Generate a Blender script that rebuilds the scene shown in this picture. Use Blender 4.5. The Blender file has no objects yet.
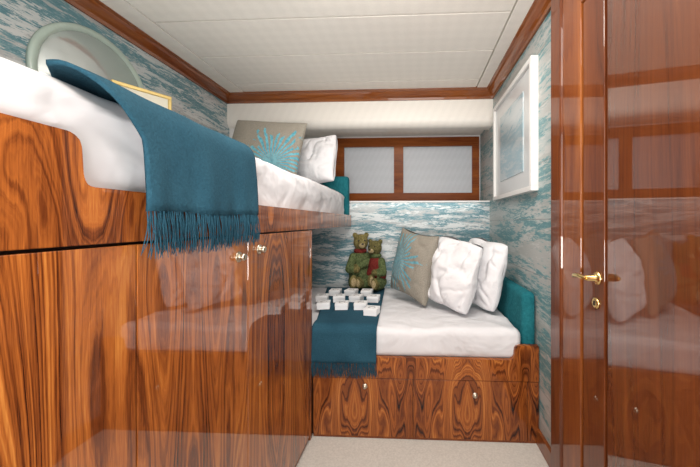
import bpy, bmesh, math, random
from mathutils import Vector, Matrix, noise
random.seed(4)
C = bpy.context.scene.collection
sc = bpy.context.scene
try:
    sc.view_settings.view_transform = 'Standard'
except Exception: pass

# ---------------------------------------------------------------- materials
def new_mat(name):
    m = bpy.data.materials.new(name); m.use_nodes = True
    nt = m.node_tree; b = nt.nodes['Principled BSDF']
    return m, nt, b
def N(nt, t, **k):
    n = nt.nodes.new(t)
    for a, v in k.items(): setattr(n, a, v)
    return n
def math_n(nt, op, a, b=None, c=None):
    n = N(nt, 'ShaderNodeMath', operation=op)
    for i, v in enumerate((a, b, c)):
        if v is None: continue
        if isinstance(v, (int, float)): n.inputs[i].default_value = v
        else: nt.links.new(v, n.inputs[i])
    return n.outputs[0]
def ramp(nt, fac, stops, interp='LINEAR'):
    r = N(nt, 'ShaderNodeValToRGB'); cr = r.color_ramp; cr.interpolation = interp
    while len(cr.elements) < len(stops): cr.elements.new(0.5)
    for e, (p, c) in zip(cr.elements, stops):
        e.position = p; e.color = (*c, 1)
    nt.links.new(fac, r.inputs[0]); return r.outputs[0]
def comb(nt, x, y, z=0.0):
    n = N(nt, 'ShaderNodeCombineXYZ')
    for i, v in enumerate((x, y, z)):
        if isinstance(v, (int, float)): n.inputs[i].default_value = v
        else: nt.links.new(v, n.inputs[i])
    return n.outputs[0]
def noise_n(nt, vec, scale, detail=2, rough=.5, dist=0):
    n = N(nt, 'ShaderNodeTexNoise'); nt.links.new(vec, n.inputs['Vector'])
    n.inputs['Scale'].default_value = scale; n.inputs['Detail'].default_value = detail
    n.inputs['Roughness'].default_value = rough; n.inputs['Distortion'].default_value = dist
    return n.outputs['Fac']
def mixc(nt, fac, a, b, mode='MIX'):
    n = N(nt, 'ShaderNodeMix', data_type='RGBA', blend_type=mode)
    if isinstance(fac, (int, float)): n.inputs[0].default_value = fac
    else: nt.links.new(fac, n.inputs[0])
    for i, v in ((6, a), (7, b)):
        if isinstance(v, tuple): n.inputs[i].default_value = (*v, 1)
        else: nt.links.new(v, n.inputs[i])
    return n.outputs[2]
def bump(nt, b, h, strength=.3, dist=.01):
    n = N(nt, 'ShaderNodeBump'); n.inputs['Strength'].default_value = strength
    n.inputs['Distance'].default_value = dist
    nt.links.new(h, n.inputs['Height']); nt.links.new(n.outputs[0], b.inputs['Normal'])
def position(nt):
    g = N(nt, 'ShaderNodeNewGeometry'); s = N(nt, 'ShaderNodeSeparateXYZ')
    nt.links.new(g.outputs['Position'], s.inputs[0]); return g.outputs['Position'], s.outputs

def wood(name, cols, match=.28, off=0.0, freq=34., fine=150., horiz=False, su=3.2, sz=.75, coat_r=.004, ior=1.7, fig=1.0, drift=.34, coat=1.0, streak=.45):
    m, nt, b = new_mat(name)
    pos, s = position(nt)
    u = math_n(nt, 'ADD', s[0], s[1]); z = s[2]
    if horiz: u, z = z, u
    um = math_n(nt, 'PINGPONG', math_n(nt, 'ADD', u, 10 + off), match)
    n1 = noise_n(nt, comb(nt, math_n(nt, 'MULTIPLY', um, su), math_n(nt, 'MULTIPLY', z, sz), off * 3.1), 1.5, 2.0, .42, .1)
    # steady drift across the board keeps the figure mostly long vertical flames
    n1 = math_n(nt, 'ADD', n1, math_n(nt, 'MULTIPLY', um, su * drift))
    jit = noise_n(nt, comb(nt, math_n(nt, 'MULTIPLY', um, 45), math_n(nt, 'MULTIPLY', z, 4), off), 2.0, 3, .6)
    n1 = math_n(nt, 'ADD', n1, math_n(nt, 'MULTIPLY', jit, .020))
    broad = math_n(nt, 'MULTIPLY_ADD', math_n(nt, 'SINE', math_n(nt, 'MULTIPLY', n1, freq)), .5, .5)
    fl = math_n(nt, 'MULTIPLY_ADD', math_n(nt, 'SINE', math_n(nt, 'MULTIPLY', n1, fine)), .5, .5)
    fl = math_n(nt, 'POWER', fl, .45)
    # streaks follow the same curved figure
    stk = noise_n(nt, comb(nt, math_n(nt, 'MULTIPLY', n1, 26), math_n(nt, 'MULTIPLY', z, .9), off + 2.), 1.6, 5, .62)
    fib = noise_n(nt, comb(nt, math_n(nt, 'MULTIPLY', um, 210), math_n(nt, 'MULTIPLY', z, 5), 0), 2.0, 4, .7)
    big = noise_n(nt, comb(nt, math_n(nt, 'MULTIPLY', um, 9), math_n(nt, 'MULTIPLY', z, .7), 4. + off), 1.3, 3)
    broad = math_n(nt, 'POWER', broad, .7)
    f = math_n(nt, 'MULTIPLY', broad, .12 * fig)
    f = math_n(nt, 'ADD', f, math_n(nt, 'MULTIPLY', fl, .20 * fig))
    f = math_n(nt, 'ADD', f, math_n(nt, 'MULTIPLY', fib, .55))
    f = math_n(nt, 'ADD', f, math_n(nt, 'MULTIPLY_ADD', stk, streak * 2.6, -streak * 1.3))
    f = math_n(nt, 'ADD', f, math_n(nt, 'MULTIPLY_ADD', big, .8, -.31 + .16 * (1 - fig)))
    col = ramp(nt, f, [(.18, cols[0]), (.42, cols[1]), (.68, cols[2]), (1.0, cols[3])])
    nt.links.new(col, b.inputs['Base Color'])
    b.inputs['Roughness'].default_value = .4
    b.inputs['Specular IOR Level'].default_value = .06
    b.inputs['Coat Weight'].default_value = coat
    b.inputs['Coat Roughness'].default_value = coat_r
    b.inputs['Coat IOR'].default_value = ior
    return m
ROSE = [(.014, .004, .002), (.125, .029, .007), (.34, .096, .018), (.60, .235, .05)]
MAHO = [(.060, .014, .004), (.155, .038, .009), (.24, .068, .014), (.35, .118, .028)]
DARKM = [(.040, .010, .004), (.10, .024, .007), (.155, .040, .010), (.22, .066, .018)]
M_rose = wood('rosewood_gloss', ROSE, .47, .16, 38, 210, su=3.4, sz=.42, ior=1.85, drift=.42)
M_rose2 = wood('rosewood_berth', ROSE, .31, .145, 40, 190, su=5.0, sz=1.2, ior=1.45, drift=.28)
M_rail = wood('rosewood_rail', ROSE, .33, .62, 38, 190, su=3.4, sz=.9, ior=1.45, drift=.30)
M_maho = wood('mahogany_trim', MAHO, .5, 1.3, 20, 90, su=4, sz=.3, fig=.6, ior=1.45, streak=.15)
M_stile = wood('mahogany_stile', DARKM, .5, 1.3, 20, 90, su=4, sz=.3, fig=.6, ior=1.45, streak=.15)
M_mahoh = wood('mahogany_crown', MAHO, .5, .9, 20, 90, horiz=True, su=6, sz=.4, fig=.6, ior=1.6, streak=.15)
M_win = wood('mahogany_window', MAHO, .5, .9, 20, 90, horiz=True, su=6, sz=.4, fig=.6, ior=1.4, coat=.2, coat_r=.25, streak=.15)
M_door = wood('mahogany_door', DARKM, .6, 2.1, 16, 90, su=3.2, sz=.2, ior=1.9, fig=.6, streak=.25)

def plain(name, col, rough=.5, metal=0, bumpscale=None, bstr=.2, bdist=.002, coat=0, var=0.0, sheen=0):
    m, nt, b = new_mat(name)
    tc = N(nt, 'ShaderNodeTexCoord').outputs['Object']
    nn = noise_n(nt, tc, 6, 3)
    lo = tuple(c * (1 - var) for c in col); hi = tuple(min(1, c * (1 + var)) for c in col)
    nt.links.new(ramp(nt, nn, [(.3, lo), (.7, hi)]), b.inputs['Base Color'])
    b.inputs['Roughness'].default_value = rough; b.inputs['Metallic'].default_value = metal
    b.inputs['Coat Weight'].default_value = coat
    b.inputs['Sheen Weight'].default_value = sheen
    if bumpscale:
        bump(nt, b, noise_n(nt, tc, bumpscale, 3, .45, .4), bstr, bdist)
    return m
M_sheet = plain('white_cotton', (.655, .65, .67), .75, bumpscale=4, bstr=1.0, bdist=.045, var=.02)
M_pillow = plain('white_pillow_cotton', (.70, .695, .715), .8, bumpscale=7, bstr=.9, bdist=.035, var=.02)
M_white = plain('white_lacquer', (.74, .735, .72), .35, var=.01)
M_dark = plain('dark_gap', (.02, .009, .006), .6)
M_gold = plain('polished_brass', (.80, .58, .25), .22, 1.0, var=.05)
M_gilt = plain('gilt_paint', (.62, .46, .16), .4, .3, var=.05)
M_chrome = plain('satin_nickel', (.62, .56, .45), .3, 1.0, var=.04)
M_mirror = plain('mirror_face', (.74, .79, .78), .10, .6, var=.02)
M_paleg = plain('pale_green_lacquer', (.42, .52, .46), .3, coat=.5, bumpscale=60, bstr=.4, bdist=.004, var=.12)
M_emb = plain('grey_print', (.34, .33, .32), .5)
M_box = plain('white_card', (.80, .80, .81), .45, var=.01)
M_cream = plain('cream_paper', (.80, .76, .62), .5, var=.03)

M_floor, nt, b = new_mat('beige_carpet')
tc = N(nt, 'ShaderNodeTexCoord').outputs['Object']
nn = noise_n(nt, tc, 110, 3, .6)
nt.links.new(ramp(nt, nn, [(.3, (.48, .455, .415)), (.7, (.60, .57, .52))]), b.inputs['Base Color'])
b.inputs['Roughness'].default_value = .95
bump(nt, b, noise_n(nt, tc, 150, 2), .35, .003)

def wool(name, c1, c2, sx=160):
    m, nt, b = new_mat(name)
    tc = N(nt, 'ShaderNodeTexCoord').outputs['Object']
    nn = noise_n(nt, tc, sx, 3, .7); n2 = noise_n(nt, tc, 5, 3)
    a = math_n(nt, 'ADD', math_n(nt, 'MULTIPLY', nn, .5), math_n(nt, 'MULTIPLY', n2, .5))
    nt.links.new(ramp(nt, a, [(.32, c1), (.68, c2)]), b.inputs['Base Color'])
    b.inputs['Roughness'].default_value = .95; b.inputs['Specular IOR Level'].default_value = .15
    bump(nt, b, nn, .6, .005)
    return m
M_teal = wool('teal_wool', (.011, .045, .072), (.028, .094, .136))
M_tealf = wool('teal_upholstery', (.004, .08, .10), (.025, .20, .235), 60)

# wallpaper : brushed horizontal strokes, broken by the weave, faint horizontal bands
def wallpaper(name, base, mid, dark, light, sx, sz, thr, seed=0., wmix=.8, rough=.4, soft=.02, wthr=.52, bk=1.0, warp_a=.12, band=0.0):
    m, nt, b = new_mat(name)
    pos, s = position(nt)
    u = math_n(nt, 'ADD', s[0], s[1])
    warp = noise_n(nt, comb(nt, math_n(nt, 'MULTIPLY', u, 2.6), math_n(nt, 'MULTIPLY', s[2], 3.0), seed), 1, 2)
    zz = math_n(nt, 'ADD', s[2], math_n(nt, 'MULTIPLY', warp, warp_a))
    brk = noise_n(nt, comb(nt, math_n(nt, 'MULTIPLY', u, 22), math_n(nt, 'MULTIPLY', s[2], 120), seed), 1, 4, .75)
    brk2 = noise_n(nt, comb(nt, math_n(nt, 'MULTIPLY', u, 7), math_n(nt, 'MULTIPLY', zz, 45), seed + 5), 1, 5, .75)
    bb = math_n(nt, 'ADD', math_n(nt, 'MULTIPLY_ADD', brk, .44 * bk, -.22 * bk), math_n(nt, 'MULTIPLY_ADD', brk2, .44 * bk, -.22 * bk))
    v = comb(nt, math_n(nt, 'MULTIPLY', u, sx), math_n(nt, 'MULTIPLY', zz, sz), seed)
    n1 = math_n(nt, 'ADD', noise_n(nt, v, 1.0, 6, .62, .1), bb)
    v2 = comb(nt, math_n(nt, 'MULTIPLY', u, sx * 1.5), math_n(nt, 'MULTIPLY', zz, sz * 1.7), seed + 3)
    n2 = math_n(nt, 'SUBTRACT', noise_n(nt, v2, 1.0, 8, .7, .15), bb)
    c = ramp(nt, n1, [(thr - .07, base), (thr - .07 + soft, mid), (thr + .03, dark), (thr + .07, mid), (thr + .09 + soft, base)])
    wmask = ramp(nt, n2, [(wthr, (0, 0, 0)), (wthr + soft, (1, 1, 1))])
    c2 = mixc(nt, math_n(nt, 'MULTIPLY', wmask, wmix), c, light)
    if band:
        fr_ = math_n(nt, 'FRACT', math_n(nt, 'MULTIPLY', s[2], 3.3))
        ln = math_n(nt, 'LESS_THAN', fr_, .016)
        c2 = mixc(nt, math_n(nt, 'MULTIPLY', ln, band), c2, tuple(x * .5 for x in base))
    nt.links.new(c2, b.inputs['Base Color'])
    b.inputs['Roughness'].default_value = rough; b.inputs['Metallic'].default_value = .1
    bump(nt, b, brk, .25, .002)
    return m
M_wpb = wallpaper('sea_wallpaper_rear', (.34, .365, .37), (.15, .27, .305), (.065, .175, .215), (.57, .60, .605), 1.5, 8.5, .51, 2., .9, wthr=.52, warp_a=.09)
M_wps = wallpaper('sea_wallpaper_side', (.39, .40, .385), (.165, .32, .335), (.075, .21, .24), (.51, .52, .505), 1.1, 7.0, .56, 7.3, .65, warp_a=.08, band=.7)
M_wpl = wallpaper('sea_wallpaper_bunk', (.42, .43, .43), (.17, .31, .34), (.08, .20, .245), (.60, .62, .615), 1.2, 7.0, .535, 11., .8, warp_a=.08)

def vinyl(name, c, fr=48, amp=.965):
    m, nt, b = new_mat(name)
    pos, s = position(nt)
    a = math_n(nt, 'SINE', math_n(nt, 'MULTIPLY', math_n(nt, 'ADD', s[0], s[1]), fr))
    d = math_n(nt, 'SINE', math_n(nt, 'MULTIPLY', math_n(nt, 'SUBTRACT', math_n(nt, 'SUBTRACT', s[0], s[1]), s[2]), fr))
    f = math_n(nt, 'ADD', math_n(nt, 'MULTIPLY', a, d), math_n(nt, 'MULTIPLY_ADD', noise_n(nt, pos, 90, 2), 2.4, -1.2))
    f01 = math_n(nt, 'MULTIPLY_ADD', f, .5, .5)
    nt.links.new(ramp(nt, f01, [(.2, tuple(x * amp for x in c)), (.8, c)]), b.inputs['Base Color'])
    b.inputs['Roughness'].default_value = .45
    bump(nt, b, f01, .05, .002)
    return m
M_ceil = vinyl('ceiling_vinyl', (.87, .835, .775), 42, .96)
M_pane = vinyl('frosted_pane', (.46, .485, .52), 60, .94)

def cushion_mat(name, cx, cz, R, k=.8):
    m, nt, b = new_mat(name)
    tc = N(nt, 'ShaderNodeTexCoord').outputs['Object']; s = N(nt, 'ShaderNodeSeparateXYZ'); nt.links.new(tc, s.inputs[0])
    dx = math_n(nt, 'SUBTRACT', s.outputs[0], cx); dz = math_n(nt, 'SUBTRACT', s.outputs[2], cz)
    r = math_n(nt, 'SQRT', math_n(nt, 'ADD', math_n(nt, 'MULTIPLY', dx, dx), math_n(nt, 'MULTIPLY', dz, dz)))
    an = math_n(nt, 'ARCTAN2', dz, dx)
    nz = noise_n(nt, tc, 16, 3, .6)
    w = math_n(nt, 'SINE', math_n(nt, 'ADD', math_n(nt, 'MULTIPLY', an, 31), math_n(nt, 'MULTIPLY', nz, 6)))
    w2 = math_n(nt, 'MULTIPLY', math_n(nt, 'SINE', math_n(nt, 'MULTIPLY', an, 7)), .2 * R)
    lim = math_n(nt, 'ADD', math_n(nt, 'MULTIPLY', math_n(nt, 'MULTIPLY_ADD', nz, 1.1, .4), R), w2)
    inr = math_n(nt, 'LESS_THAN', r, lim)
    sp = math_n(nt, 'GREATER_THAN', w, math_n(nt, 'MULTIPLY_ADD', r, 1.3 / R, -.9))
    mask = math_n(nt, 'MULTIPLY', inr, sp)
    fine = noise_n(nt, tc, 220, 2)
    base = ramp(nt, fine, [(.3, (.20, .18, .145)), (.7, (.31, .285, .24))])
    pr = ramp(nt, noise_n(nt, tc, 60, 2), [(.3, (.04, .25, .34)), (.65, (.13, .42, .52))])
    nt.links.new(mixc(nt, math_n(nt, 'MULTIPLY', mask, k), base, pr), b.inputs['Base Color'])
    b.inputs['Roughness'].default_value = .85
    bump(nt, b, fine, .3, .002)
    return m

# ---------------------------------------------------------------- mesh helpers
def finish(ob, mat, parent=None, smooth=False):
    if mat: ob.data.materials.append(mat)
    C.objects.link(ob)
    if smooth:
        for p in ob.data.polygons: p.use_smooth = True
    if parent is not None:
        ob.parent = parent
        ob.matrix_parent_inverse = Matrix.Translation(-Vector(parent.location))
    return ob
def empty(name, loc, label, cat, kind=None, group=None):
    e = bpy.data.objects.new(name, None); e.location = loc; e.empty_display_size = .05
    C.objects.link(e); tag(e, label, cat, kind, group); return e
def tag(o, label=None, cat=None, kind=None, group=None):
    if label: o['label'] = label
    if cat: o['category'] = cat
    if kind: o['kind'] = kind
    if group: o['group'] = group
    return o
def from_bm(name, bm, loc=(0, 0, 0)):
    me = bpy.data.meshes.new(name); bm.to_mesh(me); bm.free()
    ob = bpy.data.objects.new(name, me); ob.location = loc; return ob
def bm_box(bm, c, s):
    r = bmesh.ops.create_cube(bm, size=1)
    bmesh.ops.scale(bm, verts=r['verts'], vec=s); bmesh.ops.translate(bm, verts=r['verts'], vec=c)
def box(name, x0, x1, y0, y1, z0, z1, mat, parent=None, bev=.0, seg=2):
    bm = bmesh.new(); bm_box(bm, (0, 0, 0), (x1 - x0, y1 - y0, z1 - z0))
    if bev: bmesh.ops.bevel(bm, geom=bm.edges[:], offset=bev, segments=seg, affect='EDGES', profile=.5)
    ob = from_bm(name, bm, ((x0 + x1) / 2, (y0 + y1) / 2, (z0 + z1) / 2))
    return finish(ob, mat, parent, smooth=False)
def prism(name, pts, axis, a0, a1, mat, parent=None, bev=0):
    bm = bmesh.new()
    def P(p, a): return (a, p[0], p[1]) if axis == 'x' else (p[0], a, p[1])
    A = [bm.verts.new(P(p, a0)) for p in pts]; B = [bm.verts.new(P(p, a1)) for p in pts]
    bm.faces.new(A); bm.faces.new(B[::-1])
    n = len(pts)
    for i in range(n): bm.faces.new((A[i], B[i], B[(i + 1) % n], A[(i + 1) % n]))
    bmesh.ops.recalc_face_normals(bm, faces=bm.faces[:])
    if bev: bmesh.ops.bevel(bm, geom=bm.edges[:], offset=bev, segments=2, affect='EDGES')
    return finish(from_bm(name, bm), mat, parent)
def rbox(name, x0, x1, y0, y1, z0, z1, r, mat, parent=None, n=(24, 24, 10), fn=None):
    lo = Vector((x0, y0, z0)); hi = Vector((x1, y1, z1)); c = (lo + hi) / 2
    bm = bmesh.new()
    def dist(k, a, b):
        out = []
        for i in range(k + 1):
            t = i / k; t = t - math.sin(2 * math.pi * t) / (2 * math.pi) * .75
            out.append(a + (b - a) * t)
        return out
    ax = [dist(n[i], lo[i], hi[i]) for i in range(3)]
    for fixed in range(3):
        a, b2 = [i for i in range(3) if i != fixed]
        for val in (lo[fixed], hi[fixed]):
            g = []
            for p in ax[a]:
                row = []
                for q in ax[b2]:
                    v = Vector((0, 0, 0)); v[fixed] = val; v[a] = p; v[b2] = q
                    row.append(bm.verts.new(v))
                g.append(row)
            for i in range(len(g) - 1):
                for j in range(len(g[0]) - 1):
                    bm.faces.new((g[i][j], g[i + 1][j], g[i + 1][j + 1], g[i][j + 1]))
    bmesh.ops.remove_doubles(bm, verts=bm.verts[:], dist=1e-5)
    for v in bm.verts:
        q = Vector([min(max(v.co[i], lo[i] + r), hi[i] - r) for i in range(3)])
        d = v.co - q
        if d.length > 1e-9: v.co = q + d.normalized() * r
        if fn: v.co = fn(v.co.copy())
        v.co -= c
    bmesh.ops.recalc_face_normals(bm, faces=bm.faces[:])
    return finish(from_bm(name, bm, c), mat, parent, True)
def lathe(name, prof, loc, direction, mat, parent=None, seg=24):
    bm = bmesh.new(); rings = []
    for r, h in prof:
        rings.append([bm.verts.new((r * math.cos(2 * math.pi * i / seg), r * math.sin(2 * math.pi * i / seg), h)) for i in range(seg)])
    for a, b2 in zip(rings, rings[1:]):
        for i in range(seg): bm.faces.new((a[i], a[(i + 1) % seg], b2[(i + 1) % seg], b2[i]))
    bm.faces.new(rings[0][::-1]); bm.faces.new(rings[-1])
    q = Vector((0, 0, 1)).rotation_difference(Vector(direction))
    bmesh.ops.transform(bm, verts=bm.verts[:], matrix=q.to_matrix().to_4x4())
    bmesh.ops.recalc_face_normals(bm, faces=bm.faces[:])
    return finish(from_bm(name, bm, loc), mat, parent, True)
def tube(name, pts, rad, mat, parent=None, res=10):
    cu = bpy.data.curves.new(name, 'CURVE'); cu.dimensions = '3D'; cu.bevel_depth = rad; cu.bevel_resolution = 4; cu.use_fill_caps = True
    sp = cu.splines.new('POLY'); sp.points.add(len(pts) - 1)
    for p, q in zip(sp.points, pts): p.co = (*q, 1)
    ob = bpy.data.objects.new(name, cu); C.objects.link(ob)
    me = bpy.data.meshes.new_from_object(ob); bpy.data.objects.remove(ob)
    o2 = bpy.data.objects.new(name, me)
    return finish(o2, mat, parent, True)

# ---------------------------------------------------------------- room shell
XL, XR, ZC = -1.66, .68, 2.33
tag(box('floor', XL - .1, XR + .1, -1.1, 3.2, -.08, 0, M_floor), 'pale grey-beige looped carpet covering the cabin floor', 'floor', 'structure')
tag(box('wall_left', XL - .1, XL, -1.0, 3.1, 0, ZC + .1, M_wpl), 'wall papered in teal and silver watery strokes', 'wall', 'structure')
tag(box('wall_right', XR, XR + .1, -1.0, 3.1, 0, ZC + .1, M_wps), 'wall papered in silver and teal brushed strokes', 'wall', 'structure')
tag(box('wall_back', XL, XR, 3.1, 3.2, 0, ZC + .1, M_white), 'white panelled wall around the small windows', 'wall', 'structure')
tag(box('wall_front', XL, XR, -1.1, -1.0, 0, ZC + .1, M_white), 'plain white cabin wall', 'wall', 'structure')
tag(box('wall_wainscot', XL, XR, 2.72, 3.1, 0, 1.378, M_wpb), 'low wall behind the berth, papered in sea pattern', 'wall', 'structure')
tag(box('trim_1', XL, XR, 2.708, 3.05, 1.378, 1.392, M_white, bev=.003), 'thin white ledge capping the papered low wall', 'trim', 'structure')
tag(box('wall_column', XL, -1.575, 2.63, 3.09, 1.392, 2.10, M_white, bev=.004), 'narrow white wall return beside the upper bunk', 'wall', 'structure')

bm = bmesh.new()
bm_box(bm, ((XL + XR) / 2, 1.05, ZC + .07), (XR - XL + .1, 4.3, .1))
seams = [-1.0, -.55, -.1, .45, .89, 1.27, 1.63, 1.99, 2.39, 2.62]
for a, b2 in zip(seams, seams[1:]):
    bm_box(bm, ((-1.46 + .52) / 2, (a + b2) / 2, ZC + .009), (1.98 - .0, b2 - a - .014, .026))
bm_box(bm, (-1.565, .8, ZC + .006), (.19, 3.64, .026)); bm_box(bm, (.61, .8, ZC + .006), (.16, 3.64, .026))
tag(finish(from_bm('ceiling', bm), M_ceil), 'white textured vinyl panelled cabin ceiling', 'ceiling', 'structure')
pts = [(3.1, 2.088), (2.76, 2.088), (2.755, 2.035)]
for i in range(13):
    a = math.radians(270 - i * 90 / 12)
    pts.append((2.67 + .07 * math.cos(a), 2.10 + .07 * math.sin(a)))
pts += [(2.60, 2.33), (3.1, 2.33)]
so = prism('wall_soffit', pts, 'x', XL, XR, M_ceil)
tag(so, 'white vinyl soffit with a rounded lower lip above the windows', 'soffit', 'structure')
prof = [(0, 2.252), (.013, 2.252), (.018, 2.268), (.032, 2.280), (.048, 2.298), (.055, 2.311), (.069, 2.317), (.071, 2.333), (0, 2.333)]
tag(prism('trim_2', [(XL + p, z) for p, z in prof], 'y', -1.0, 2.6, M_mahoh), 'varnished wooden crown moulding above the bunk wall', 'trim', 'structure')
tag(prism('trim_3', [(XR - p, z) for p, z in prof], 'y', -1.0, 2.6, M_mahoh), 'varnished wooden crown moulding above the picture wall', 'trim', 'structure')
tag(prism('trim_4', [(2.6 - p, z) for p, z in prof], 'x', XL, XR, M_mahoh), 'varnished wooden crown moulding along the soffit', 'trim', 'structure')
tag(box('baseboard_right', XR - .018, XR, 1.441, 1.655, 0, .085, M_maho, bev=.003), 'dark varnished wooden baseboard', 'baseboard', 'structure')

w = empty('window_1', (-.07, 3.09, 1.44), 'pair of frosted panes in a varnished wooden frame', 'window', 'structure')
WY0, WY1 = 3.05, 3.098
for nm, x0, x1, z0, z1 in (('frame', -.80, .66, 1.970, 2.060), ('frame', -.80, .66, 1.393, 1.495), ('frame', -.80, -.715, 1.495, 1.970), ('mullion', -.200, -.105, 1.495, 1.970), ('frame', .590, .66, 1.495, 1.970)):
    box(nm, x0, x1, WY0, WY1, z0, z1, M_win, w, .0)
box('pane', -.715, -.200, 3.075, 3.095, 1.495, 1.970, M_pane, w)
box('pane', -.105, .590, 3.075, 3.095, 1.495, 1.970, M_pane, w)

for x in (-.55, .05):
    o = lathe('downlight' , [(.022, 0), (.03, 0), (.03, .006), (.022, .007), (.018, .004)], (x, 2.86, 2.081), (0, 0, 1), M_chrome)
    tag(o, 'small round metal downlight in the soffit underside', 'light', None, 'soffit downlights')

# ---------------------------------------------------------------- door
d = empty('door_1', (XR, .8, 0), 'glossy varnished wooden door with brass lever handle', 'door', 'structure')
box('casing', .640, .68, 1.338, 1.44, 0, 2.255, M_stile, d, .010)
box('casing', .648, .68, 1.196, 1.337, 0, 2.255, M_maho, d, .003)
box('casing', .648, .68, .28, 1.196, 2.05, 2.255, M_mahoh, d, .005)
box('stile', .6545, .68, 1.062, 1.190, .02, 2.045, M_stile, d, .002)
BETA = math.radians(6.8); Ld = .80
lf = box('leaf', -.0125, .0125, -Ld / 2, Ld / 2, .02, 2.045, M_door, None, .002)
E = Vector((.660, 1.056, 0)); dv = Vector((-math.sin(BETA), -math.cos(BETA), 0)); nv = Vector((math.cos(BETA), -math.sin(BETA), 0))
lf.location = E + dv * (Ld / 2) + nv * .0125 + Vector((0, 0, 1.0325)); lf.rotation_euler = (0, 0, -BETA)
lf.parent = d; lf.matrix_parent_inverse = Matrix.Translation(-Vector(d.location))
lathe('handle_rose', [(.024, 0), (.024, .004), (.018, .008), (.010, .012), (.009, .04)], (.654, 1.098, 1.0), (-1, 0, 0), M_gold, d)
tube('lever', [(.615, 1.098, 1.0), (.610, 1.106, 1.0), (.608, 1.13, 1.003), (.610, 1.165, 1.0), (.614, 1.178, .995)], .0085, M_gold, d)
lathe('keyhole_escutcheon', [(.020, 0), (.020, .004), (.014, .008), (.012, .008)], (.654, 1.105, .91), (-1, 0, 0), M_gold, d)
box('key_slot', .6435, .6465, 1.102, 1.108, .902, .918, M_dark, d)

# ---------------------------------------------------------------- upper bunk unit
XF = -.565
bu = empty('bunk_cabinet', (-1.1, .9, 0), 'glossy rosewood bunk cabinet with doors and raised side board', 'bunk bed')
box('body', XL + .005, XF - .024, -.95, 1.648, 0, 1.188, M_dark, bu)
box('deck', XL + .005, XF - .031, 1.648, 2.70, 1.165, 1.188, M_rail, bu)
dr = []
for y0, y1 in ((-.95, .5865), (.5895, .9985), (1.0015, 1.618)):
    dr.append(box('cabinet_door', XF - .022, XF, y0, y1, .035, 1.154, M_rose, bu, .0015))
box('end_post', XF - .022, XF, 1.6215, 1.65, 0, 1.154, M_rose, bu, .003)
box('kick_board', XF - .03, XF - .012, -.95, 1.62, 0, .032, M_maho, bu)
box('end_panel', XL + .005, XF - .024, 1.649, 1.653, .0, 1.16, M_rail, bu)
brd = [(-.95, 1.16), (2.70, 1.16), (2.70, 1.262), (.508, 1.262), (.499, 1.264), (.494, 1.270), (.491, 1.280), (.488, 1.328), (.485, 1.339), (.478, 1.346), (.468, 1.35), (-.95, 1.35)]
prism('side_board', brd, 'x', XF - .03, XF, M_rail, bu, .0015)
KN = [(.0175, 0), (.0175, .002), (.014, .004), (.010, .0045), (.008, .010), (.0115, .014), (.0125, .019), (.009, .023), (.003, .0245)]
def knob(loc, dirn, dd):
    k = lathe('knob', KN, loc, dirn, M_chrome)
    k.parent = dd; k.matrix_parent_inverse = Matrix.Translation(-Vector(dd.location))
knob((XF, .945, 1.087), (1, 0, 0), dr[1]); knob((XF, 1.075, 1.10), (1, 0, 0), dr[2])
KN = [(r * .82, h * .6) for r, h in KN]
rbox('headboard', -1.55, -.575, 2.615, 2.69, 1.195, 1.605, .025, M_tealf, bu, (16, 6, 10))

def up_fn(p):
    k = min(1, max(0, (p.z - 1.28) / .08))
    side = min(1, max(0, (p.x + .75) / .15))
    n1 = noise.noise(Vector((p.x * 4, p.y * 4, p.z * 7)))
    n2 = noise.noise(Vector((p.y * 8 + p.z * 6, p.z * 10, 4.)))
    n3 = max(0, .2 - abs(noise.noise(Vector((p.y * 6 + p.z * 14, p.z * 5 - p.y * 2, 9.)))))
    if side > 0:
        p.x += k * side * (n1 * .010 + n2 * .006 + n3 * .05) + .004 * k * side
    p.z += k * (n1 * .006)
    near = max(0, .50 - p.y) / .3
    p.z -= k * min(.045, near * .045) * side
    return p
mt = rbox('mattress', XL + .02, XF - .032, -.5, 2.60, 1.19, 1.46, .06, M_sheet, None, (24, 170, 22), up_fn)
tag(mt, 'mattress in white sheets on the upper bunk', 'mattress')

def throw(name, path, w_at, n_w, mat, thick=.007):
    bm = bmesh.new(); g = []
    for i in range(len(path)):
        g.append([bm.verts.new(w_at(path[i], i / (len(path) - 1), j / n_w)) for j in range(n_w + 1)])
    for i in range(len(path) - 1):
        for j in range(n_w): bm.faces.new((g[i][j], g[i][j + 1], g[i + 1][j + 1], g[i + 1][j]))
    bmesh.ops.recalc_face_normals(bm, faces=bm.faces[:])
    ob = finish(from_bm(name, bm), mat, None, True)
    m = ob.modifiers.new('solid', 'SOLIDIFY'); m.thickness = thick; m.offset = 0
    return ob
def dense(pts, step=.012):
    out = []
    for a, b2 in zip(pts, pts[1:]):
        L = math.hypot(b2[0] - a[0], b2[1] - a[1]); k = max(1, int(L / step))
        for i in range(k): out.append((a[0] + (b2[0] - a[0]) * i / k, a[1] + (b2[1] - a[1]) * i / k))
    out.append(pts[-1]); return out
def arc(cx, cz, r, a0, a1, n=10):
    return [(cx + r * math.cos(math.radians(a0 + (a1 - a0) * i / n)), cz + r * math.sin(math.radians(a0 + (a1 - a0) * i / n))) for i in range(n + 1)]
pth = dense([(-1.10, 1.474), (-.9, 1.474)] + arc(-.618, 1.409, .066, 90, 0) + [(-.549, 1.34), (-.548, 1.24), (-.549, 1.222)])
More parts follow.
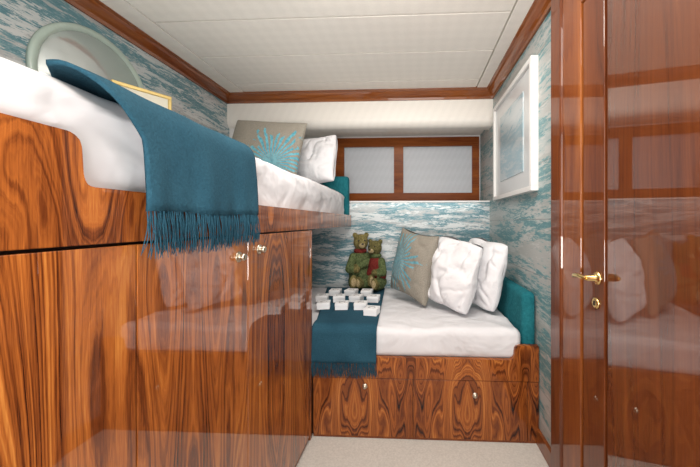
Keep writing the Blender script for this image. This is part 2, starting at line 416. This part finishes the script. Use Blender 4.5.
def wa(p, s, t):
    x, z = p
    flare = max(0, min(1, (z - 1.365) / .11))
    y0 = .585 - .10 * flare ** 1.2 + max(0, -x - .63) * .95; y1 = 1.02 + .12 * max(0, -x - .6)
    y = y0 + (y1 - y0) * t
    down = max(0, min(1, (1.40 - z) / .15))
    x += down * (.003 + .004 * math.sin(t * 15 + 1) + .002 * math.sin(t * 33)) + .002 * math.sin(y * 30 + z * 12)
    z += (1 - down) * .003 * noise.noise(Vector((x * 8, y * 8, 0))) + .003 * math.sin(t * 9) * down
    return (x, y, z)
tb = throw('throw_blanket', pth, wa, 60, M_teal)
tag(tb, 'teal wool throw with fringe draped over the upper bunk edge', 'blanket', None, 'teal fringed throws')
def fringe(parent, pts_top, length, outv, n_strand=3, rad=.0013):
    bm = bmesh.new()
    for k, p in enumerate(pts_top):
        for q in range(n_strand):
            o = Vector(p) + Vector((random.uniform(-.003, .003), random.uniform(-.003, .003), 0))
            L = length * random.uniform(.86, 1.08)
            sw = Vector((random.uniform(-.009, .009), random.uniform(-.009, .009), 0)); prev = None
            for i in range(6):
                t = i / 5
                c = o + Vector((0, 0, -L * t)) + sw * t * t + Vector(outv) * (.004 * math.sin(t * 3)) + Vector((math.sin(k + q * 2 + t * 6), math.cos(k + q + t * 6), 0)) * .0012
                rr = rad * (1.5 if i == 1 else 1.0 if i < 5 else .5)
                ring = [bm.verts.new(c + Vector((rr * math.cos(a), rr * math.sin(a), 0))) for a in (0, 1.57, 3.14, 4.71)]
                if prev:
                    for a in range(4): bm.faces.new((prev[a], prev[(a + 1) % 4], ring[(a + 1) % 4], ring[a]))
                prev = ring
    ob = finish(from_bm('fringe', bm), M_teal, parent, True); ob['kind'] = 'stuff'
    return ob
fringe(tb, [Vector(wa(pth[-1], 1, (i + .5) / 66)) for i in range(66)], .095, (1, 0, 0))

# ---------------------------------------------------------------- pillows
def pillow(name, w_, h_, t_, loc, rot, mat, label, cat='pillow', seed=0, wr=.012, n=56, conc=.06, group=None, corner=.03):
    bm = bmesh.new()
    for side in (-1, 1):
        g = []
        for i in range(n + 1):
            row = []
            for j in range(n + 1):
                u = math.sin((-1 + 2 * i / n) * math.pi / 2); v = math.sin((-1 + 2 * j / n) * math.pi / 2)
                x = w_ / 2 * u * (1 - conc * (1 - v * v) * u * u); z = h_ / 2 * v * (1 - conc * (1 - u * u) * v * v)
                cn = (abs(u) * abs(v)) ** 3; x *= 1 - corner * cn; z *= 1 - corner * cn
                e = max(0, (1 - u * u) * (1 - v * v))
                t = t_ / 2 * e ** .40 * (1 - .16 * v)
                nn = noise.noise(Vector((x * 5 + seed, z * 5, side * 2.))) * wr * 1.3
                q = noise.noise(Vector((x * 4 + z * 3 + seed * 2, z * 3 - x * 3, side * 3.)))
                q2 = noise.noise(Vector((x * 6 - z * 5 + seed * 3, z * 4 + x * 4, side * 7.)))
                rd = -wr * .75 * math.exp(-(q / .10) ** 2) - wr * .5 * math.exp(-(q2 / .08) ** 2)
                ss = min(1, e * 3)
                row.append(bm.verts.new((x + .8 * nn * (1 - ss * .6), side * (t + (nn + rd) * ss), z + .8 * nn)))
            g.append(row)
        for i in range(n):
            for j in range(n): bm.faces.new((g[i][j], g[i + 1][j], g[i + 1][j + 1], g[i][j + 1]))
    bmesh.ops.remove_doubles(bm, verts=bm.verts[:], dist=2e-4)
    bmesh.ops.recalc_face_normals(bm, faces=bm.faces[:])
    ob = from_bm(name, bm, loc); ob.rotation_euler = [math.radians(a) for a in rot]
    finish(ob, mat, None, True)
    sb = ob.modifiers.new('sub', 'SUBSURF'); sb.levels = 1; sb.render_levels = 1
    tag(ob, label, cat, None, group); return ob
M_cu1 = cushion_mat('linen_coral_bunk', .11, -.12, .25, .95)
M_cu2 = cushion_mat('linen_coral_berth', -.10, .0, .22, .8)
pillow('cushion', .56, .47, .17, (-1.07, 2.12, 1.72), (-14, 5, -4), M_cu1, 'grey-beige linen cushion with teal coral print on upper bunk', 'cushion', 1, .006)
pillow('pillow', .42, .42, .15, (-.80, 2.38, 1.69), (-12, -4, -18), M_pillow, 'white cotton pillow propped against the teal headboard', 'pillow', 5, .02, corner=.08)

# ---------------------------------------------------------------- lower berth
YF = 1.65
be = empty('berth_cabinet', (0, 2.1, 0), 'built-in rosewood berth base with two drawers', 'bed')
box('body', XL + .01, XR - .005, YF + .03, 2.70, 0, .44, M_dark, be)
fr = [(XF + .004, .336), (XR - .004, .336), (XR - .004, .530), (.566, .530), (.553, .525), (.547, .513), (.544, .477), (.538, .460), (.524, .452), (XF + .004, .452)]
prism('front_rail', fr, 'y', YF, YF + .028, M_rose2, be, .002)
d1 = box('drawer', XF + .004, -.005, YF + .002, YF + .028, .014, .333, M_rose2, be, .0015)
d2 = box('drawer', -.002, .613, YF + .002, YF + .028, .014, .333, M_rose2, be, .0015)
box('end_panel', .616, XR - .004, YF + .002, YF + .028, .014, .333, M_rose2, be, .0015)
box('kick_board', XF + .004, XR - .004, YF + .008, YF + .028, 0, .012, M_maho, be)
knob((-.27, YF + .002, .29), (0, -1, 0), d1); knob((.335, YF + .002, .255), (0, -1, 0), d2)
rbox('headboard', .600, XR - .004, YF + .035, 2.40, .445, .81, .028, M_tealf, be, (8, 20, 12))
def low_fn(p):
    k = min(1, max(0, (p.z - .47) / .08))
    n1 = noise.noise(Vector((p.x * 5, p.y * 5, p.z * 5 + 3)))
    n2 = max(0, .2 - abs(noise.noise(Vector((p.x * 4 + p.y * 3, p.y * 4 - p.x, 8.)))))
    p.z += k * (n1 * .008 + n2 * .03 - .003)
    if p.y < 1.8: p.y += (n1 * .005 - n2 * .02) * k + .002
    return p
lm = rbox('mattress', XL + .03, .594, YF + .018, 2.70, .443, .605, .036, M_sheet, None, (130, 70, 18), low_fn)
tag(lm, 'mattress in white sheets on the lower berth', 'mattress')

pth2 = dense([(2.62, .620), (2.0, .620)] + arc(1.702, .570, .050, 90, 180) + [(1.645, .50), (1.640, .44), (1.638, .425)])
def wb(p, s, t):
    y, z = p
    x0 = -.572 - .22 * max(0, y - 1.75); x1 = -.205 - .05 * max(0, y - 1.7)
    x = x0 + (x1 - x0) * t
    down = max(0, min(1, (.55 - z) / .1))
    y += down * (-.003 + .003 * math.sin(t * 15 + 1))
    z += (1 - down) * .002 * noise.noise(Vector((x * 9, y * 9, 2)))
    return (x, y, z)
tb2 = throw('throw_blanket', pth2, wb, 40, M_teal)
tag(tb2, 'teal wool throw with fringe laid across the lower berth', 'blanket', None, 'teal fringed throws')
fringe(tb2, [Vector(wb(pth2[-1], 1, (i + .5) / 58)) for i in range(58)], .080, (0, -1, 0))

pillow('cushion', .44, .51, .19, (-.002, 2.25, .885), (-8, 7, -52), M_cu2, 'grey-beige linen cushion with teal coral print on the berth', 'cushion', 9, .008, conc=.11)
pillow('pillow', .42, .47, .20, (.262, 2.04, .858), (-12, 8, -52), M_pillow, 'plump creased white pillow leaning beside the linen cushion', 'pillow', 13, .026, conc=.06, corner=.09)
pillow('pillow', .42, .46, .16, (.465, 2.09, .855), (-12, 4, -64), M_pillow, 'white pillow leaning against the teal headboard', 'pillow', 21, .024, conc=.06, corner=.09)

# ---------------------------------------------------------------- gift boxes
def make_box():
    base = empty('gift_box', (0, 0, 0), 'small square white gift box with round printed emblem', 'box', None, 'white gift boxes on the throw')
    b1 = box('box_base', -.041, .041, -.041, .041, 0, .026, M_box, base, .001)
    l1 = box('lid', -.0425, .0425, -.0425, .0425, .024, .042, M_box, base, .0015)
    e1 = lathe('emblem', [(.022, 0), (.022, .0006)], (0, 0, .042), (0, 0, 1), M_emb, base, 20)
    e2 = lathe('emblem_disc', [(.017, 0), (.017, .0005)], (0, 0, .0426), (0, 0, 1), M_box, base, 20)
    e3 = box('emblem_mark', -.010, .010, -.003, .003, .0428, .0436, M_emb, base)
    return base, [b1, l1, e1, e2, e3]
gb, kids = make_box()
places = [(-.615, 2.34), (-.49, 2.345), (-.365, 2.34), (-.665, 2.165), (-.54, 2.16), (-.415, 2.165), (-.29, 2.16), (-.60, 1.98), (-.475, 1.975), (-.35, 1.98), (-.26, 1.86)]
zb = .6265
for i, (x, y) in enumerate(places):
    if i == 0: th = gb
    else:
        th = gb.copy(); C.objects.link(th)
        for k in kids:
            kk = k.copy(); kk.parent = th; C.objects.link(kk)
    th.location = (x, y, zb); th.rotation_euler = (0, 0, math.radians(random.uniform(-14, 14)))

# ---------------------------------------------------------------- teddy bears
def blob(name, parts, mat, parent=None, voxel=.007, sm=4):
    bm = bmesh.new()
    for c, r in parts:
        if isinstance(r, (int, float)): r = (r, r, r)
        q = bmesh.ops.create_icosphere(bm, subdivisions=3, radius=1)
        bmesh.ops.scale(bm, verts=q['verts'], vec=r); bmesh.ops.translate(bm, verts=q['verts'], vec=c)
    tmp = from_bm('tmp', bm); C.objects.link(tmp)
    m = tmp.modifiers.new('r', 'REMESH'); m.mode = 'VOXEL'; m.voxel_size = voxel
    s = tmp.modifiers.new('s', 'SMOOTH'); s.iterations = sm; s.factor = .5
    dg = bpy.context.evaluated_depsgraph_get(); dg.update()
    me = bpy.data.meshes.new_from_object(tmp.evaluated_get(dg)); bpy.data.objects.remove(tmp)
    me.name = name; me.materials.clear()
    ob = bpy.data.objects.new(name, me)
    return finish(ob, mat, parent, True)
def chain(a, b2, ra, rb, n=6):
    a = Vector(a); b2 = Vector(b2)
    return [(tuple(a.lerp(b2, i / n)), ra + (rb - ra) * i / n) for i in range(n + 1)]
def fur(name, c1, c2):
    m, nt, b = new_mat(name)
    tc = N(nt, 'ShaderNodeTexCoord').outputs['Object']
    nn = noise_n(nt, tc, 80, 4, .7)
    nt.links.new(ramp(nt, nn, [(.35, c1), (.65, c2)]), b.inputs['Base Color'])
    b.inputs['Roughness'].default_value = .95; b.inputs['Specular IOR Level'].default_value = .1
    bump(nt, b, nn, .9, .012); return m
M_fur = fur('olive_brown_plush', (.08, .068, .022), (.27, .225, .09))
M_furd = fur('dark_olive_plush', (.055, .050, .018), (.20, .175, .07))
M_fur2 = fur('tan_plush', (.24, .18, .09), (.46, .37, .21))
M_green = fur('moss_knit', (.032, .050, .020), (.155, .19, .08))
M_red = fur('maroon_felt', (.11, .014, .012), (.22, .038, .030))
M_eye = plain('black_bead', (.01, .01, .01), .15)
def bear(loc, rotz, s, lean, label, vest, reach, furm):
    """reach = side (+1/-1) whose arm stretches out around the neighbour"""
    e = bpy.data.objects.new('teddy_bear', None); e.empty_display_size = .05; C.objects.link(e)
    tag(e, label, 'teddy bear', None, 'pair of dressed teddy bears')
    hx = lean
    def arm(sx):
        sh = (hx * .5 + sx * .055, -.01, .19)
        if sx == reach: return sh, (sx * .100, -.065, .165), (sx * .125, -.115, .155)
        return sh, (sx * .088, -.055, .125), (sx * .03, -.10, .125)
    P = [((0, 0, .085), (.075, .062, .085)), ((hx * .4, 0, .17), (.06, .05, .065)), ((hx * .7, 0, .225), .035)]
    P += [((hx, -.005, .285), (.058, .055, .052)), ((hx, -.058, .272), (.030, .028, .023))]
    for sx in (-1, 1):
        a, e_, h = arm(sx)
        P += [((hx + sx * .046, .004, .330), (.021, .013, .018))]
        P += chain(a, e_, .026, .022) + chain(e_, h, .022, .023)
        P += chain((sx * .045, -.03, .045), (sx * .065, -.14, .05), .038, .030)
        P += [((sx * .068, -.165, .06), (.030, .022, .042))]
    blob('body', P, furm, e)
    c = .006
    Q = [((0, 0, .10), (.078 + c, .064 + c, .075)), ((hx * .4, 0, .17), (.060 + c, .05 + c, .055 + c))]
    S = []
    for sx in (-1, 1):
        a, e_, h = arm(sx)
        m_ = tuple(Vector(e_).lerp(Vector(h), .5))
        S += chain(a, e_, .026 + c, .022 + c) + chain(e_, m_, .022 + c, .023 + c, 3)
        S += chain((sx * .045, -.03, .045), (sx * .061, -.112, .048), .040 + c, .032 + c)
    if vest:
        blob('vest', Q, M_red, e)
        blob('trousers', S + [((0, 0, .05), (.082 + c, .066 + c, .05))], M_green, e)
    else:
        blob('sweater', Q + S, M_green, e)
    blob('muzzle', [((hx, -.068, .268), (.026, .024, .018))], M_fur2, e, .004)
    blob('nose', [((hx, -.093, .277), (.010, .007, .006))], M_eye, e, .002)
    for sx in (-1, 1):
        blob('eye', [((hx + sx * .024, -.056, .297), (.007, .006, .006))], M_eye, e, .0018)
        blob('paw_pad', [((sx * .068, -.184, .06), (.020, .006, .028))], M_fur2, e, .003)
    blob('scarf', [((hx * .7 + .038 * math.cos(a), -.004 + .034 * math.sin(a), .232 ), .014) for a in [k * math.pi / 8 for k in range(16)]], M_green if vest else M_red, e, .004)
    e.location = loc; e.rotation_euler = (0, 0, math.radians(rotz)); e.scale = s
    return e
bear((-.480, 2.63, .623), 20, (1.12, 1.0, 1.40), .012, 'olive brown teddy bear in moss green knit sitting on berth', False, 1, M_fur)
bear((-.322, 2.59, .623), -22, (1.10, 1.0, 1.24), -.012, 'darker olive teddy bear in maroon vest and green trousers', True, -1, M_furd)

# ---------------------------------------------------------------- wall mirror and gilt frame
MY, MZ = 1.50, 1.90
mi = empty('wall_mirror', (XL, MY, MZ), 'round mirror in slim pale green frame on papered wall', 'mirror')
def ring(name, R, r_w, dep, loc, mat, parent):
    seg = 64; bm = bmesh.new(); pr = [(R, 0), (R, dep * .7), (R - r_w * .2, dep), (R - r_w * .9, dep * .9), (R - r_w, dep * .4), (R - r_w, 0)]
    rs = []
    for i in range(seg):
        a = 2 * math.pi * i / seg
        rs.append([bm.verts.new((h, r * math.cos(a), r * math.sin(a))) for r, h in pr])
    for i in range(seg):
        A, B = rs[i], rs[(i + 1) % seg]
        for j in range(len(pr)): bm.faces.new((A[j], A[(j + 1) % len(pr)], B[(j + 1) % len(pr)], B[j]))
    bmesh.ops.recalc_face_normals(bm, faces=bm.faces[:])
    return finish(from_bm(name, bm, loc), mat, parent, True)
ring('frame', .290, .034, .016, (XL, MY, MZ), M_paleg, mi)
lathe('glass', [(.257, 0), (.257, .009)], (XL, MY, MZ), (1, 0, 0), M_mirror, mi, 64)
gf = empty('gilt_frame', (0, 0, 0), 'gilt framed cream panel propped upright on the upper bunk', 'picture')
gy0, gy1, gz0, gz1 = -.135, .135, 0, .482
for nm, y0, y1, z0, z1 in (('frame_rail', gy0, gy1, gz1 - .02, gz1), ('frame_rail', gy0, gy1, gz0, gz0 + .02), ('frame_stile', gy0, gy0 + .018, gz0 + .02, gz1 - .02), ('frame_stile', gy1 - .018, gy1, gz0 + .02, gz1 - .02)):
    box(nm, -.01, .01, y0, y1, z0, z1, M_gilt, gf, .003)
box('picture_panel', -.008, .004, gy0 + .018, gy1 - .018, gz0 + .02, gz1 - .02, M_cream, gf)
gf.location = (-1.535, 1.636, 1.474); gf.rotation_euler = (0, 0, math.radians(-30))

# ---------------------------------------------------------------- framed picture on the right wall
pf = empty('framed_picture', (XR, 2.05, 1.37), 'white box-framed pale blue seascape print behind glass', 'picture')
y0, y1, z0, z1, xo, fw = 1.665, 2.45, 1.372, 2.11, .638, .028
box('frame_rail', xo, XR, y0, y1, z1 - fw, z1, M_white, pf, .002)
box('frame_rail', xo, XR, y0, y1, z0, z0 + fw, M_white, pf, .002)
box('frame_stile', xo, XR, y0, y0 + fw, z0 + fw, z1 - fw, M_white, pf, .002)
box('frame_stile', xo, XR, y1 - fw, y1, z0 + fw, z1 - fw, M_white, pf, .002)
M_mat = plain('pale_mat_board', (.60, .62, .625), .3, coat=.6, var=.02)
box('mat_board', xo + .018, XR - .005, y0 + fw, y1 - fw, z0 + fw, z1 - fw, M_mat, pf)
M_art = wallpaper('seascape_print', (.48, .55, .58), (.40, .50, .545), (.30, .44, .50), (.58, .62, .64), 1.6, 5, .5, 20., .6, .15, bk=.4)
box('print', xo + .014, xo + .018, y0 + .16, y1 - .16, z0 + .13, z1 - .13, M_art, pf)

# ---------------------------------------------------------------- lights
def area(name, loc, rot, sx, sy, power, col=(1, .945, .88)):
    l = bpy.data.lights.new(name, 'AREA'); l.shape = 'RECTANGLE'; l.size = sx; l.size_y = sy; l.energy = power; l.color = col
    o = bpy.data.objects.new(name, l); o.location = loc; o.rotation_euler = [math.radians(a) for a in rot]; C.objects.link(o); return o
area('camera_side_fill', (.05, -.9, 1.45), (90, 0, 0), 1.1, 1.5, 14.5, (1, .98, .96))  # soft fill added behind the camera; no doorway stands there
area('ceiling_fill', (.05, -.55, .9), (145, 0, 0), .8, .5, 33, (1, .965, .93))  # unseen fill added to brighten the ceiling, not a cabin fixture
area('overhead_fill_near', (.05, .55, 2.30), (0, 0, 0), .9, .8, 15)  # added soft fill above the camera, out of view, no fixture
area('overhead_fill_mid', (-.1, 1.25, 2.30), (22, 0, 0), .9, .25, 18)  # added fill tilted at the berth, out of view, no lamp body
area('berth_strip', (-.2, 2.66, 1.37), (25, 0, 0), 1.6, .03, .8, (1, .97, .92))
w_ = bpy.data.worlds.new('w'); sc.world = w_; w_.use_nodes = True
w_.node_tree.nodes['Background'].inputs[0].default_value = (.8, .85, 1, 1); w_.node_tree.nodes['Background'].inputs[1].default_value = .3

# ---------------------------------------------------------------- camera
cam = bpy.data.cameras.new('camera'); co = bpy.data.objects.new('camera', cam); C.objects.link(co)
cam.sensor_width = 36; cam.lens = 36 * 300 / 700; cam.clip_start = .01
cam.shift_x = -.0714; cam.shift_y = -.0164
co.location = (0, 0, 1.2); co.rotation_euler = (math.radians(90), 0, math.radians(2.6))
sc.camera = co
